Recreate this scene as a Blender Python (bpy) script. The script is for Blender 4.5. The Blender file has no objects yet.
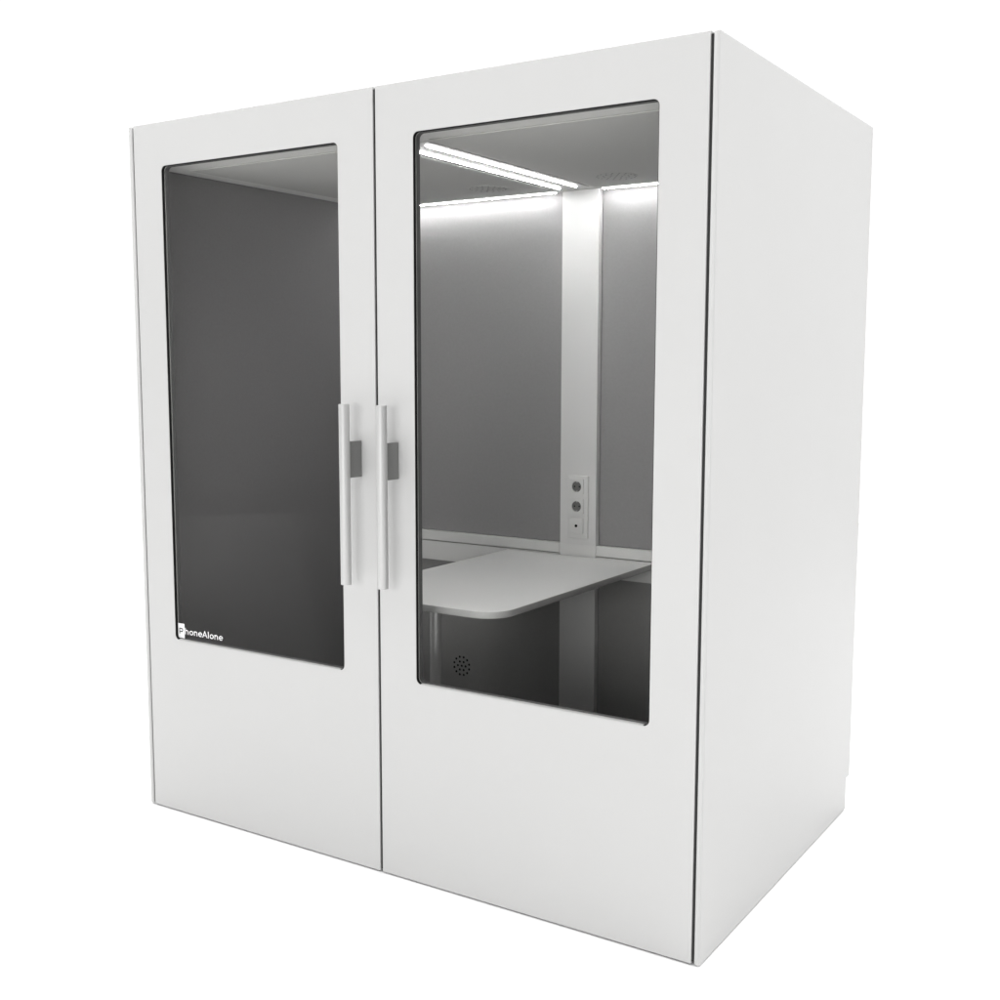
import bpy, bmesh, math
from mathutils import Vector, Matrix

sc = bpy.context.scene
C = sc.collection

# ---------------------------------------------------------------- materials
def mat(name, col, rough=.5, metal=0., spec=.5, var=0., scale=8., bump=0., bscale=400., coat=0.):
    m = bpy.data.materials.new(name); m.use_nodes = True
    n, l = m.node_tree.nodes, m.node_tree.links
    b = n['Principled BSDF']
    b.inputs['Base Color'].default_value = (*col, 1)
    b.inputs['Roughness'].default_value = rough
    b.inputs['Metallic'].default_value = metal
    b.inputs['Specular IOR Level'].default_value = spec
    b.inputs['Coat Weight'].default_value = coat
    b.inputs['Coat Roughness'].default_value = .25
    tc = n.new('ShaderNodeTexCoord')
    if var:
        t = n.new('ShaderNodeTexNoise'); t.inputs['Scale'].default_value = scale
        t.inputs['Detail'].default_value = 5
        l.new(tc.outputs['Object'], t.inputs['Vector'])
        r = n.new('ShaderNodeMapRange')
        r.inputs['To Min'].default_value = 1-var; r.inputs['To Max'].default_value = 1+var
        l.new(t.outputs['Fac'], r.inputs['Value'])
        mx = n.new('ShaderNodeVectorMath'); mx.operation = 'SCALE'
        mx.inputs[0].default_value = col
        l.new(r.outputs['Result'], mx.inputs['Scale'])
        l.new(mx.outputs['Vector'], b.inputs['Base Color'])
    if bump:
        t = n.new('ShaderNodeTexNoise'); t.inputs['Scale'].default_value = bscale
        t.inputs['Detail'].default_value = 3
        l.new(tc.outputs['Object'], t.inputs['Vector'])
        bp = n.new('ShaderNodeBump'); bp.inputs['Strength'].default_value = bump
        bp.inputs['Distance'].default_value = .001
        l.new(t.outputs['Fac'], bp.inputs['Height'])
        l.new(bp.outputs['Normal'], b.inputs['Normal'])
    return m

M = {}
M['white'] = mat('white_powder_coat', (.52, .519, .514), .42, var=.012, scale=3, bump=.02, bscale=900, spec=.25)
M['dark_gap'] = mat('black_gap_shade', (.028, .028, .028), .7, spec=.2)  # for strips that paint the shade in the door gaps; plinth too
M['rubber'] = mat('black_rubber', (.012, .012, .012), .75, spec=.1)
M['inner_edge'] = mat('dark_inner_edge', (.12, .12, .12), .6, spec=.2)
M['sill'] = mat('sill_highlight_grey', (.42, .42, .415), .5)  # pale tone for the painted highlight under the glass
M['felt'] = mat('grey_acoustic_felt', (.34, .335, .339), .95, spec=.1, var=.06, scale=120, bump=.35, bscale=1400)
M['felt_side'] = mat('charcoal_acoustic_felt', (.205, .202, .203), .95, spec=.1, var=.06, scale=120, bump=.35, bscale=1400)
M['felt_low'] = mat('lifted_acoustic_felt', (.37, .367, .365), .95, spec=.1, var=.06, scale=120, bump=.35, bscale=1400)  # same felt as above, lightened to make up for weak light low down
M['ceil_frame'] = mat('ceiling_frame_laminate', (.72, .72, .71), .55)
M['ceil_felt'] = mat('grey_ceiling_panel', (.54, .54, .53), .9, spec=.15, bump=.25, bscale=1200)
M['profile'] = mat('grey_light_profile', (.66, .66, .66), .5)
M['column'] = mat('light_grey_column', (.86, .86, .855), .5, var=.01, scale=5)
M['trim'] = mat('pale_grey_laminate', (.88, .88, .87), .5, var=.01, scale=5)
M['table'] = mat('light_grey_tabletop', (.80, .80, .79), .38, var=.015, scale=6, bump=.02, bscale=800)
M['table_edge'] = mat('shaded_table_edge', (.46, .46, .455), .35)  # tabletop grey darkened on edge and underside to offset the front lamp
M['carpet'] = mat('dark_carpet', (.14, .14, .14), 1., spec=0, var=.3, scale=300, bump=.8, bscale=900)
M['alu'] = mat('satin_aluminium', (.50, .50, .495), .45, metal=.3, spec=.4, bump=.01, bscale=600)
M['bracket'] = mat('grey_anodised_bracket', (.19, .19, .186), .45, metal=.2)
M['chrome'] = mat('bright_steel_leg', (.62, .62, .62), .45, metal=.5)
M['plastic'] = mat('white_socket_plastic', (.86, .86, .85), .35)
M['black'] = mat('black_hole', (.004, .004, .004), .8, spec=.1)
M['floor'] = mat('white_studio_floor', (.93, .93, .93), .8, spec=.1, var=.004, scale=1.5)
M['roof'] = mat('matt_white_roof_board', (.55, .55, .545), .6, var=.02, scale=4)
M['print'] = mat('white_print', (.80, .80, .80), .6, spec=.2)
M['print'].node_tree.nodes['Principled BSDF'].inputs['Base Color'].default_value = (.85, .85, .85, 1)
M['print_dark'] = mat('dark_print', (.03, .03, .03), .6)

def led(name, s):
    m = bpy.data.materials.new(name); m.use_nodes = True
    b = m.node_tree.nodes['Principled BSDF']
    b.inputs['Base Color'].default_value = (.8, .8, .8, 1)
    b.inputs['Emission Color'].default_value = (1., .995, 1., 1)
    b.inputs['Emission Strength'].default_value = s
    return m
M['led'] = led('led_diffuser', 88.)
M['led_side'] = led('led_diffuser_side', 20.)
M['led_wall'] = led('led_wall_wash', 80.)
M['led_wall_side'] = led('led_wall_wash_side', 20.)

def glass(name, T, refl):
    m = bpy.data.materials.new(name); m.use_nodes = True
    n, l = m.node_tree.nodes, m.node_tree.links; n.clear()
    out = n.new('ShaderNodeOutputMaterial'); mix = n.new('ShaderNodeMixShader')
    tr = n.new('ShaderNodeBsdfTransparent'); tr.inputs['Color'].default_value = (T, T, T*.995, 1)
    gl = n.new('ShaderNodeBsdfGlossy'); gl.inputs['Roughness'].default_value = .02
    lw = n.new('ShaderNodeFresnel'); lw.inputs['IOR'].default_value = 1.45
    mul = n.new('ShaderNodeMath'); mul.operation = 'MULTIPLY'; mul.inputs[1].default_value = refl
    l.new(lw.outputs[0], mul.inputs[0]); l.new(mul.outputs[0], mix.inputs[0])
    l.new(tr.outputs[0], mix.inputs[1]); l.new(gl.outputs[0], mix.inputs[2])
    l.new(mix.outputs[0], out.inputs['Surface'])
    return m
M['glass'] = glass('tinted_antireflective_glass', .93, .012)

# ---------------------------------------------------------------- mesh helpers
def obj(name, bm, m, parent=None, smooth=None, label=None):
    me = bpy.data.meshes.new(name)
    bmesh.ops.recalc_face_normals(bm, faces=bm.faces)
    bm.to_mesh(me); bm.free()
    for x in (m if isinstance(m, (list, tuple)) else [m]): me.materials.append(M[x])
    if smooth is not None:
        me.shade_smooth(); me.set_sharp_from_angle(angle=math.radians(smooth))
    o = bpy.data.objects.new(name, me); C.objects.link(o)
    if parent: o.parent = parent
    if label: o['label'] = label
    return o

def box(bm, x0, x1, y0, y1, z0, z1, bev=0., seg=2, mi=0):
    r = bmesh.ops.create_cube(bm, size=1)
    vs = r['verts']
    bmesh.ops.scale(bm, vec=(x1-x0, y1-y0, z1-z0), verts=vs)
    bmesh.ops.translate(bm, vec=((x0+x1)/2, (y0+y1)/2, (z0+z1)/2), verts=vs)
    fs = {f for v in vs for f in v.link_faces}
    for f in fs: f.material_index = mi
    if bev:
        es = list({e for v in vs for e in v.link_edges})
        bmesh.ops.bevel(bm, geom=es, offset=bev, segments=seg, affect='EDGES', profile=.5, material=mi)
    return bm

def bx(*a, **k):
    return box(bmesh.new(), *a, **k)

def cyl(bm, p, axis, r, h, seg=40, bev=0., mi=0):
    """cylinder from point p along axis ('X','Y','Z')"""
    R = {'Z': Matrix.Identity(4), 'Y': Matrix.Rotation(-math.pi/2, 4, 'X'), 'X': Matrix.Rotation(math.pi/2, 4, 'Y')}[axis]
    q = bmesh.ops.create_cone(bm, cap_ends=True, segments=seg, radius1=r, radius2=r, depth=h,
                              matrix=Matrix.Translation(p) @ R @ Matrix.Translation((0, 0, h/2)))
    vs = q['verts']
    fs = {f for v in vs for f in v.link_faces}
    for f in fs: f.material_index = mi
    if bev:
        es = [e for e in {e for v in vs for e in v.link_edges} if any(len(f.verts) > 4 for f in e.link_faces)]
        bmesh.ops.bevel(bm, geom=es, offset=bev, segments=3, affect='EDGES', profile=.5)
    return bm

def rounded(x0, x1, z0, z1, r, n=8):
    pts = []
    for cx, cz, a0 in ((x1-r, z1-r, 0), (x0+r, z1-r, 90), (x0+r, z0+r, 180), (x1-r, z0+r, 270)):
        for k in range(n+1):
            a = math.radians(a0+90*k/n)
            pts.append((cx+r*math.cos(a), cz+r*math.sin(a)))
    return pts

def prism(bm, pts, lo, hi, plane='XZ', mi=0):
    f3 = (lambda u, v, w: (u, w, v)) if plane == 'XZ' else ((lambda u, v, w: (u, v, w)) if plane == 'XY' else (lambda u, v, w: (w, u, v)))
    a = [bm.verts.new(f3(u, v, lo)) for u, v in pts]
    b = [bm.verts.new(f3(u, v, hi)) for u, v in pts]
    fs = [bm.faces.new(a), bm.faces.new(b[::-1])]
    n = len(pts)
    for i in range(n):
        fs.append(bm.faces.new((a[i], b[i], b[(i+1) % n], a[(i+1) % n])))
    for f in fs: f.material_index = mi
    return a, b

def ring(bm, outer, inner, y0, y1, n=8):
    """frame between a rectangle (x0,x1,z0,z1) and a rounded opening; outer may itself be a point list"""
    rect = not isinstance(outer, list)
    ip = inner
    N = len(ip)
    def layer(y):
        I = [bm.verts.new((x, y, z)) for x, z in ip]
        if rect:
            x0, x1, z0, z1 = outer
            O = [bm.verts.new((x, y, z)) for x, z in ((x1, z1), (x0, z1), (x0, z0), (x1, z0))]
            for c in range(4):
                i0 = c*(n+1)
                for k in range(n):
                    bm.faces.new((O[c], I[i0+k], I[i0+k+1]))
                bm.faces.new((O[c], I[i0+n], I[(i0+n+1) % N], O[(c+1) % 4]))
        else:
            O = [bm.verts.new((x, y, z)) for x, z in outer]
            for k in range(N):
                bm.faces.new((O[k], I[k], I[(k+1) % N], O[(k+1) % N]))
        return I, O
    I0, O0 = layer(y0); I1, O1 = layer(y1)
    for A, B in ((I0, I1), (O0, O1)):
        for k in range(len(A)):
            bm.faces.new((A[k], B[k], B[(k+1) % len(A)], A[(k+1) % len(A)]))
    bmesh.ops.recalc_face_normals(bm, faces=bm.faces)
    return bm

def bevel_sharp(bm, off, seg=2, cond=lambda e: True):
    es = [e for e in bm.edges if len(e.link_faces) == 2 and e.calc_face_angle(0) > math.radians(50) and cond(e)]
    bmesh.ops.bevel(bm, geom=es, offset=off, segments=seg, affect='EDGES', profile=.5)

def stroke(bm, pts, w, y, t=.0003, closed=False, mi=0):
    """flat pen stroke in XZ at depth y (raised towards -y by t)"""
    P = [Vector((a, b)) for a, b in pts]; n = len(P)
    L, R = [], []
    for i in range(n):
        if closed: d0, d1 = P[i]-P[i-1], P[(i+1) % n]-P[i]
        else:
            d0 = P[i]-P[i-1] if i else P[1]-P[0]
            d1 = P[i+1]-P[i] if i < n-1 else P[-1]-P[-2]
        d0.normalize(); d1.normalize()
        t_ = (d0+d1); t_.normalize()
        nrm = Vector((-t_.y, t_.x)); s = min(w/2/max(.35, nrm.dot(Vector((-d0.y, d0.x)))), w*1.2)
        L.append(P[i]+nrm*s); R.append(P[i]-nrm*s)
    V = [[bm.verts.new((q.x, yy, q.y)) for q in S] for S, yy in ((L, y), (R, y), (L, y-t), (R, y-t))]
    m = n if closed else n-1
    for i in range(m):
        j = (i+1) % n
        for a, b in ((0, 1), (2, 3), (0, 2), (1, 3)):
            f = bm.faces.new((V[a][i], V[a][j], V[b][j], V[b][i])); f.material_index = mi
    if not closed:
        for i in (0, n-1):
            f = bm.faces.new((V[0][i], V[1][i], V[3][i], V[2][i])); f.material_index = mi

# ---------------------------------------------------------------- dimensions (metres)
H = 2.2
GX = .9662           # centre line of the gap between door and side panel
T = .0192
XO = GX+T            # outer face of the side panels
XS = GX+.0035        # inner face of the visible side panel edge
XD = GX-.0035        # outer edge of a door leaf
D = 1.2495
ZC = 2.076           # ceiling frame
YR = 1.15            # rear wall felt
XW = .935            # inner wall faces

booth = bpy.data.objects.new('phone_booth', None); C.objects.link(booth)
booth['label'] = 'white two-door office phone booth with tinted glass, lit ceiling and grey table inside'
booth['category'] = 'phone booth'

# side panels: one sheet each, notched at the foot of the back edge
for s in (-1, 1):
    pts = [(0, .003), (1.2135, .003), (1.2135, .107), (D, .107), (D, H+.001), (0, H+.001)]
    bm = bmesh.new()
    prism(bm, pts, s*XS, s*XO, plane='YZ')
    bmesh.ops.recalc_face_normals(bm, faces=bm.faces)
    bevel_sharp(bm, .0050, 4)
    obj('side_panel', bm, 'white', booth, smooth=40)
    bm = bmesh.new()
    a, b = sorted((s*(XW+.006), s*(XS-.0015)))
    box(bm, a, b, .050, 1.2, .02, ZC+.11)
    obj('side_frame', bm, 'inner_edge', booth)
    a, b = sorted((s*XW, s*(XW+.006)))
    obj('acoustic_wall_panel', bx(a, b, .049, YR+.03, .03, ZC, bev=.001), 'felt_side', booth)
    # black strip added in place of shade in the gap beside the door
    a, b = sorted((s*(XD+.0002), s*(XS-.0002)))
    obj('gap_shade_strip', bx(a, b, .0045, .047, .01, H-.006), 'dark_gap', booth)
obj('gap_shade_strip', bx(-.0042, .0042, .0045, .045, .01, H-.006), 'dark_gap', booth)  # same darkening strip between the two doors

obj('back_panel', bx(-XS+.001, XS-.001, 1.2005, D-.004, .107, H-.002, bev=.001), 'white', booth)
obj('plinth', bx(-XS+.003, XS-.003, .06, 1.199, .0, .0185), 'dark_gap', booth)
obj('carpet_floor', bx(-XW-.004, XW+.004, .052, 1.19, .0195, .032), 'carpet', booth)
obj('roof', bx(-XS+.002, XS-.002, .047, 1.199, ZC+.112, H-.003, bev=.002), 'roof', booth)

# ceiling: laminate board with a narrow frame left round two darker panels
ceil = obj('ceiling', bx(-XS+.004, XS-.004, .0485, 1.199, ZC, ZC+.11), 'ceil_frame', booth)
for x0, x1 in ((-.852, -.082), (.084, .852)):
    obj('ceiling_panel', bx(x0, x1, .134, 1.105, ZC-.004, ZC-.0003, bev=.0012), 'ceil_felt', ceil)
for cx in (-.25, .25):
    bm = bmesh.new()
    cyl(bm, (cx, .935, ZC-.0052), 'Z', .070, .001, seg=48)
    vent = obj('ceiling_vent', bm, 'ceil_felt', ceil, smooth=40)
    bm = bmesh.new()
    for r, n in ((0, 1), (.021, 6), (.042, 12), (.063, 18)):
        for k in range(n):
            a = 2*math.pi*k/n+.1
            cyl(bm, (cx+r*math.cos(a), .935+r*math.sin(a), ZC-.0056), 'Z', .0030, .0003, seg=10)
    obj('vent_holes', bm, 'inner_edge', ceil)

# lights: a pale profile down the middle with two glowing lines, and a line above the rear wall either side of the column
prof = obj('light_profile', bx(-.062, .068, .150, 1.085, ZC-.0035, ZC-.0004, bev=.001), 'profile', booth)
for x, y0, y1 in ((.040, .180, 1.045), (-.033, .180, 1.058)):
    bm = bx(x-.0028, x+.0028, y0, y1, ZC-.0085, ZC-.0037, bev=.001)
    bm.normal_update()
    for f_ in bm.faces: f_.material_index = 0 if f_.normal.z < -.9 else 1
    obj('light_tube', bm, ['led', 'led_side'], prof)
for x0, x1 in ((-.925, -.088), (.094, .925)):
    w = obj('wall_wash_light', bx(x0, x1, 1.1245, 1.1395, ZC-.004, ZC-.0003), 'trim', booth)
    bm = bx(x0+.002, x1-.002, 1.128, 1.136, ZC-.0075, ZC-.0042, bev=.001)
    bm.normal_update()
    for f_ in bm.faces: f_.material_index = 0 if f_.normal.z < -.9 else 1
    obj('light_tube', bm, ['led_wall', 'led_wall_side'], w)

# rear wall
obj('rear_wall_board', bx(-XW+.0005, XW-.0005, YR+.026, 1.199, .033, ZC-.0005), 'inner_edge', booth)
CX = .0735
col = obj('wall_column', bx(-CX+.002, CX+.002, YR-.003, YR+.0255, .034, ZC-.001, bev=.0008), 'column', booth)
for x0, x1 in ((-XW+.002, -CX-.0005), (CX+.0045, XW-.002)):
    obj('acoustic_wall_panel', bx(x0, x1, YR+.020, YR+.0255, .8155, ZC-.001, bev=.001), 'felt', booth)
    obj('lower_wall_panel', bx(x0, x1, YR+.020, YR+.0255, .034, .6975, bev=.001), 'felt_low', booth)
    obj('wall_rail', bx(x0, x1+.0, YR-.0035, YR+.0255, .7775, .8135, bev=.0008), 'trim', booth)
    obj('wall_rail', bx(x0, x1, YR-.0030, YR+.0255, .6995, .7735, bev=.0008), 'trim', booth)
obj('wall_rail', bx(-CX+.001, CX+.003, YR-.0045, YR-.0031, .7775, .8135, bev=.0004), 'trim', booth)

# sockets on the column
sock = obj('socket_plate', bx(-.035, .047, YR-.0125, YR-.0032, .838, 1.066, bev=.002), 'plastic', booth, smooth=50)
for i, z in enumerate((1.0265, .955, .884)):
    cx = .004
    y = YR-.0127
    bm = bmesh.new()
    if i < 2:
        n = 10
        sq = rounded(cx-.0275, cx+.0275, z-.0275, z+.0275, .002, n)
        circ = [(cx+.0195*math.cos(math.radians(a)), z+.0195*math.sin(math.radians(a)))
                for c in range(4) for a in [(c*90+90*k/(n+1)) + 4 for k in range(n+1)]]
        ring(bm, sq, circ, y-.0065, y, n)
        o = obj('power_socket', bm, 'plastic', sock)
        bm = bmesh.new()
        cyl(bm, (cx, y-.0012, z), 'Y', .0193, .001, seg=36)
        for dx in (-.0095, .0095):
            cyl(bm, (cx+dx, y-.0018, z), 'Y', .0027, .0005, seg=14, mi=1)
        box(bm, cx-.003, cx+.003, y-.0034, y-.0013, z+.0148, z+.0188, mi=2)
        box(bm, cx-.003, cx+.003, y-.0034, y-.0013, z-.0188, z-.0148, mi=2)
        obj('socket_well', bm, ['bracket', 'black', 'alu'], sock)
    else:
        box(bm, cx-.0275, cx+.0275, y-.0065, y, z-.0275, z+.0275, bev=.0015)
        cyl(bm, (cx, y-.0069, z), 'Y', .0055, .0003, seg=18, mi=1)
        obj('antenna_port', bm, ['plastic', 'black'], sock, smooth=50)

# round speaker grille low on the rear wall
bm = bmesh.new()
gx, gz = -.527, .281
cyl(bm, (gx, YR+.0188, gz), 'Y', .047, .001, seg=48)
for r, n, a0 in ((0, 1, 0), (.0185, 6, 0), (.0365, 12, 15)):
    for k in range(n):
        a = math.radians(a0+360*k/n)
        cyl(bm, (gx+r*math.cos(a), YR+.0183, gz+r*math.sin(a)), 'Y', .0046, .0004, seg=12, mi=1)
obj('speaker_grille', bm, ['felt_low', 'black'], booth, smooth=40)

# table fixed to the rear wall, front edge on one steel leg
tx, ty, r = .305, .143, .088
arc = lambda cx, cy, a0, r=.088: [(cx+r*math.cos(math.radians(a0+90*k/14)), cy+r*math.sin(math.radians(a0+90*k/14))) for k in range(15)]
pts = [(tx, YR-.0065), (-.297, YR-.0065)] + arc(-.297+.15, ty+.15, 180, .15) + arc(tx-r, ty+r, 270)
bm = bmesh.new()
prism(bm, pts, .7505, .7705, plane='XY')
bmesh.ops.recalc_face_normals(bm, faces=bm.faces)
bevel_sharp(bm, .0012, 2)
bm.normal_update()
for f_ in bm.faces: f_.material_index = 0 if f_.normal.z > .9 else 1
table = obj('table', bm, ['table', 'table_edge'], booth, smooth=50)
bm = bmesh.new()
cyl(bm, (.058, .190, .0325), 'Z', .0165, .717, seg=48)
leg = obj('leg', bm, 'chrome', table, smooth=50)
bm = bmesh.new()
cyl(bm, (.058, .190, .0322), 'Z', .045, .006, seg=48, bev=.002)
obj('foot_plate', bm, 'chrome', table, smooth=50)

# ---------------------------------------------------------------- doors
WX0, WX1, WZ0, WZ1, WR = .1300, .8400, .5795, 2.0685, .016
def letters(bm, x, z, h, y, w):
    """lower-case geometric letters h o n e A l o n e; h = x-height"""
    def arc(cx, cz, r, a0, a1, n=14):
        return [(cx+r*math.cos(math.radians(a0+(a1-a0)*k/n)), cz+r*math.sin(math.radians(a0+(a1-a0)*k/n))) for k in range(n+1)]
    asc, R = h*1.42, h*.5-w*.5
    gap = h*.27
    def hn(x, up):
        q = R*.86
        stroke(bm, [(x+w/2, z), (x+w/2, z+up)], w, y)
        stroke(bm, arc(x+w/2+q, z+h-w/2-q, q, 180, 0)+[(x+w/2+2*q, z)], w, y+.00005)
        return x+w+2*q+gap
    def o(x):
        stroke(bm, arc(x+w/2+R, z+h/2, R, 0, 342, 19), w, y, closed=True)
        return x+w+2*R+gap*.8
    def e(x):
        cx, cz = x+w/2+R, z+h/2
        stroke(bm, arc(cx, cz, R, 4, 318, 20), w, y)
        stroke(bm, [(cx-R, cz), (cx+R+w*.35, cz)], w*.85, y+.00005)
        return x+w+2*R+gap*.8
    x = hn(x, asc); x = o(x); x = hn(x, h); x = e(x)-gap*.4
    A = asc*.96
    stroke(bm, [(x, z), (x+h*.58, z+A-w*.3), (x+h*1.16, z)], w, y)
    stroke(bm, [(x+h*.24, z+A*.33), (x+h*.92, z+A*.33)], w*.85, y+.00005)
    x += h*1.16+gap*.9
    stroke(bm, [(x+w/2, z), (x+w/2, z+asc)], w, y); x += w+gap
    x = o(x); x = hn(x, h); x = e(x)
    return x

for s in (-1, 1):
    xa, xb = (-XD, -.0044) if s < 0 else (.0044, XD)
    wx0, wx1 = (-WX1, -WX0) if s < 0 else (WX0, WX1)
    bm = bmesh.new()
    ring(bm, (xa, xb, .005, H), rounded(wx0, wx1, WZ0, WZ1, WR), 0, .030)
    bevel_sharp(bm, .0012, 2, lambda e: all(v.co.y < .001 for v in e.verts))
    door = obj('door', bm, 'white', booth,
               label='left door with the white printed name low on its glass' if s < 0 else 'right door, its glass showing the table and lit ceiling')
    # rubber gasket in front of the glass, dark rebate behind it
    bm = bmesh.new()
    ring(bm, rounded(wx0+.0002, wx1-.0002, WZ0+.0002, WZ1-.0002, WR), rounded(wx0+.0014, wx1-.0014, WZ0+.0014, WZ1-.0014, WR-.001), .0014, .0104)
    obj('gasket', bm, 'rubber', door)
    bm = bmesh.new()
    ring(bm, rounded(wx0+.0002, wx1-.0002, WZ0+.0002, WZ1-.0002, WR), rounded(wx0+.0012, wx1-.0012, WZ0+.0012, WZ1-.0012, WR-.001), .0147, .0298)
    obj('inner_trim', bm, 'inner_edge', door)
    bm = bx(wx0+WR, wx1-WR, .0014, .0103, WZ0+.0015, WZ0+.0026)
    box(bm, wx0+WR, wx1-WR, .0004, .0013, WZ0+.0003, WZ0+.0026)
    obj('sill_highlight', bm, 'sill', door)  # pale strip painting the lit edge at the foot of the opening
    bm = bmesh.new()
    prism(bm, rounded(wx0+.0004, wx1-.0004, WZ0+.0004, WZ1-.0004, WR), .0107, .0144)
    obj('glass', bm, 'glass', door)
    # bar handle on a flat bracket
    hx = -.0605 if s < 0 else .0700
    zb, zt = (.851, 1.3525) if s < 0 else (.8525, 1.3510)
    bm = bmesh.new()
    cyl(bm, (hx, -.068, zb), 'Z', .0150, zt-zb, seg=56, bev=.0008)
    obj('handle_bar', bm, 'alu', door, smooth=50)
    obj('handle_bracket', bx(hx-.0055, hx+.0055, -.060, -.0004, 1.148, 1.249, bev=.0006), 'bracket', door)
    if s < 0:
        # printed name: white block with a dark P, then the rest of the word
        y = .0104
        bm = bmesh.new()
        box(bm, -.8372, -.8080, y-.0003, y, .5845, .6320, mi=0)
        h = .0150
        k0 = len(bm.verts)
        xe = letters(bm, 0, .5988, h, y, .0027)
        bm.verts.ensure_lookup_table()
        xe = max(v.co.x for v in bm.verts[k0:])
        for v in bm.verts[k0:]: v.co.x = -.8055+v.co.x*.1705/xe
        px, pz, w = -.8300, .5985, .0034
        stroke(bm, [(px, pz), (px, pz+.0185)], w, y-.0005, mi=1)
        stroke(bm, [(px, pz+.0173), (px+.009, pz+.0173)] +
               [(px+.009+.0050*math.sin(math.radians(a)), pz+.0123+.0050*math.cos(math.radians(a))) for a in range(15, 180, 15)] +
               [(px+.009, pz+.0073), (px, pz+.0073)], w, y-.00055, mi=1)
        obj('printed_name', bm, ['print', 'print_dark'], door)

# ---------------------------------------------------------------- floor
bm = bmesh.new()
N = 24
bmesh.ops.create_circle(bm, cap_ends=True, segments=192, radius=8.5)
fl = obj('floor', bm, 'floor'); fl['kind'] = 'structure'; fl['label'] = 'plain white studio floor under the booth'

# ---------------------------------------------------------------- light
w = bpy.data.worlds.new('World'); sc.world = w; w.use_nodes = True
bg = w.node_tree.nodes['Background']
# world made white behind the booth, dimmed behind the camera to shade the handles
bg.inputs['Color'].default_value = (1, 1, 1, 1)
wn, wl = w.node_tree.nodes, w.node_tree.links
wt = wn.new('ShaderNodeTexCoord'); wsx = wn.new('ShaderNodeSeparateXYZ'); wr = wn.new('ShaderNodeMapRange')
wr.interpolation_type = 'SMOOTHSTEP'
for k, v in (('From Min', -.15), ('From Max', .15), ('To Min', .12), ('To Max', 1.10)): wr.inputs[k].default_value = v
wl.new(wt.outputs['Generated'], wsx.inputs[0]); wl.new(wsx.outputs['Y'], wr.inputs['Value'])
wl.new(wr.outputs['Result'], bg.inputs['Strength'])

def area(name, loc, tgt, sx, sy, power):
    l = bpy.data.lights.new(name, 'AREA'); l.shape = 'RECTANGLE'; l.size = sx; l.size_y = sy; l.energy = power
    o = bpy.data.objects.new(name, l); C.objects.link(o); o.location = loc
    o.rotation_euler = (Vector(tgt)-Vector(loc)).to_track_quat('-Z', 'Y').to_euler()
    return o
area('fill_overhead', (0, -.6, 7.5), (0, -.6, 0), 12, 12, 1280)  # added overhead fill that keeps the floor white round the booth
area('softbox_key', (-11.5, -6.2, 6.0), (0, 0, 1.0), 5.0, 5.0, 330)
area('softbox_front', (1.3, -7.0, 1.6), (.1, 0, 1.2), 3.0, 2.2, 160)
area('fill_side', (6.0, 3.8, 2.4), (1, .6, 1.1), 3.0, 3.0, 62)  # added fill for the right side panel that misses the handles

# ---------------------------------------------------------------- camera
cam = bpy.data.cameras.new('camera'); co = bpy.data.objects.new('camera', cam); C.objects.link(co)
px, py, pz, yaw, pitch, roll, f = 2.0208, -2.5047, 1.4507, .5728, -.1135, .0017, 1155.6146
fw = Vector((-math.sin(yaw)*math.cos(pitch), math.cos(yaw)*math.cos(pitch), math.sin(pitch)))
r_ = Vector((math.cos(yaw), math.sin(yaw), 0)); u_ = r_.cross(fw)
r2 = math.cos(roll)*r_+math.sin(roll)*u_; u2 = -math.sin(roll)*r_+math.cos(roll)*u_
Mx = Matrix((r2, u2, -fw)).transposed().to_4x4(); Mx.translation = (px, py, pz)
co.matrix_world = Mx
cam.sensor_width = 36; cam.lens = 36*f/1000; cam.clip_start = .05; cam.clip_end = 1000
sc.camera = co

# ---------------------------------------------------------------- render
sc.view_settings.view_transform = 'Standard'; sc.view_settings.look = 'None'
sc.view_settings.exposure = 0; sc.view_settings.gamma = 1
sc.render.engine = 'CYCLES'
cy = sc.cycles
cy.use_denoising = True
cy.max_bounces = 10; cy.diffuse_bounces = 6; cy.transparent_max_bounces = 16
cy.sample_clamp_indirect = 8
cy.caustics_reflective = False; cy.caustics_refractive = False
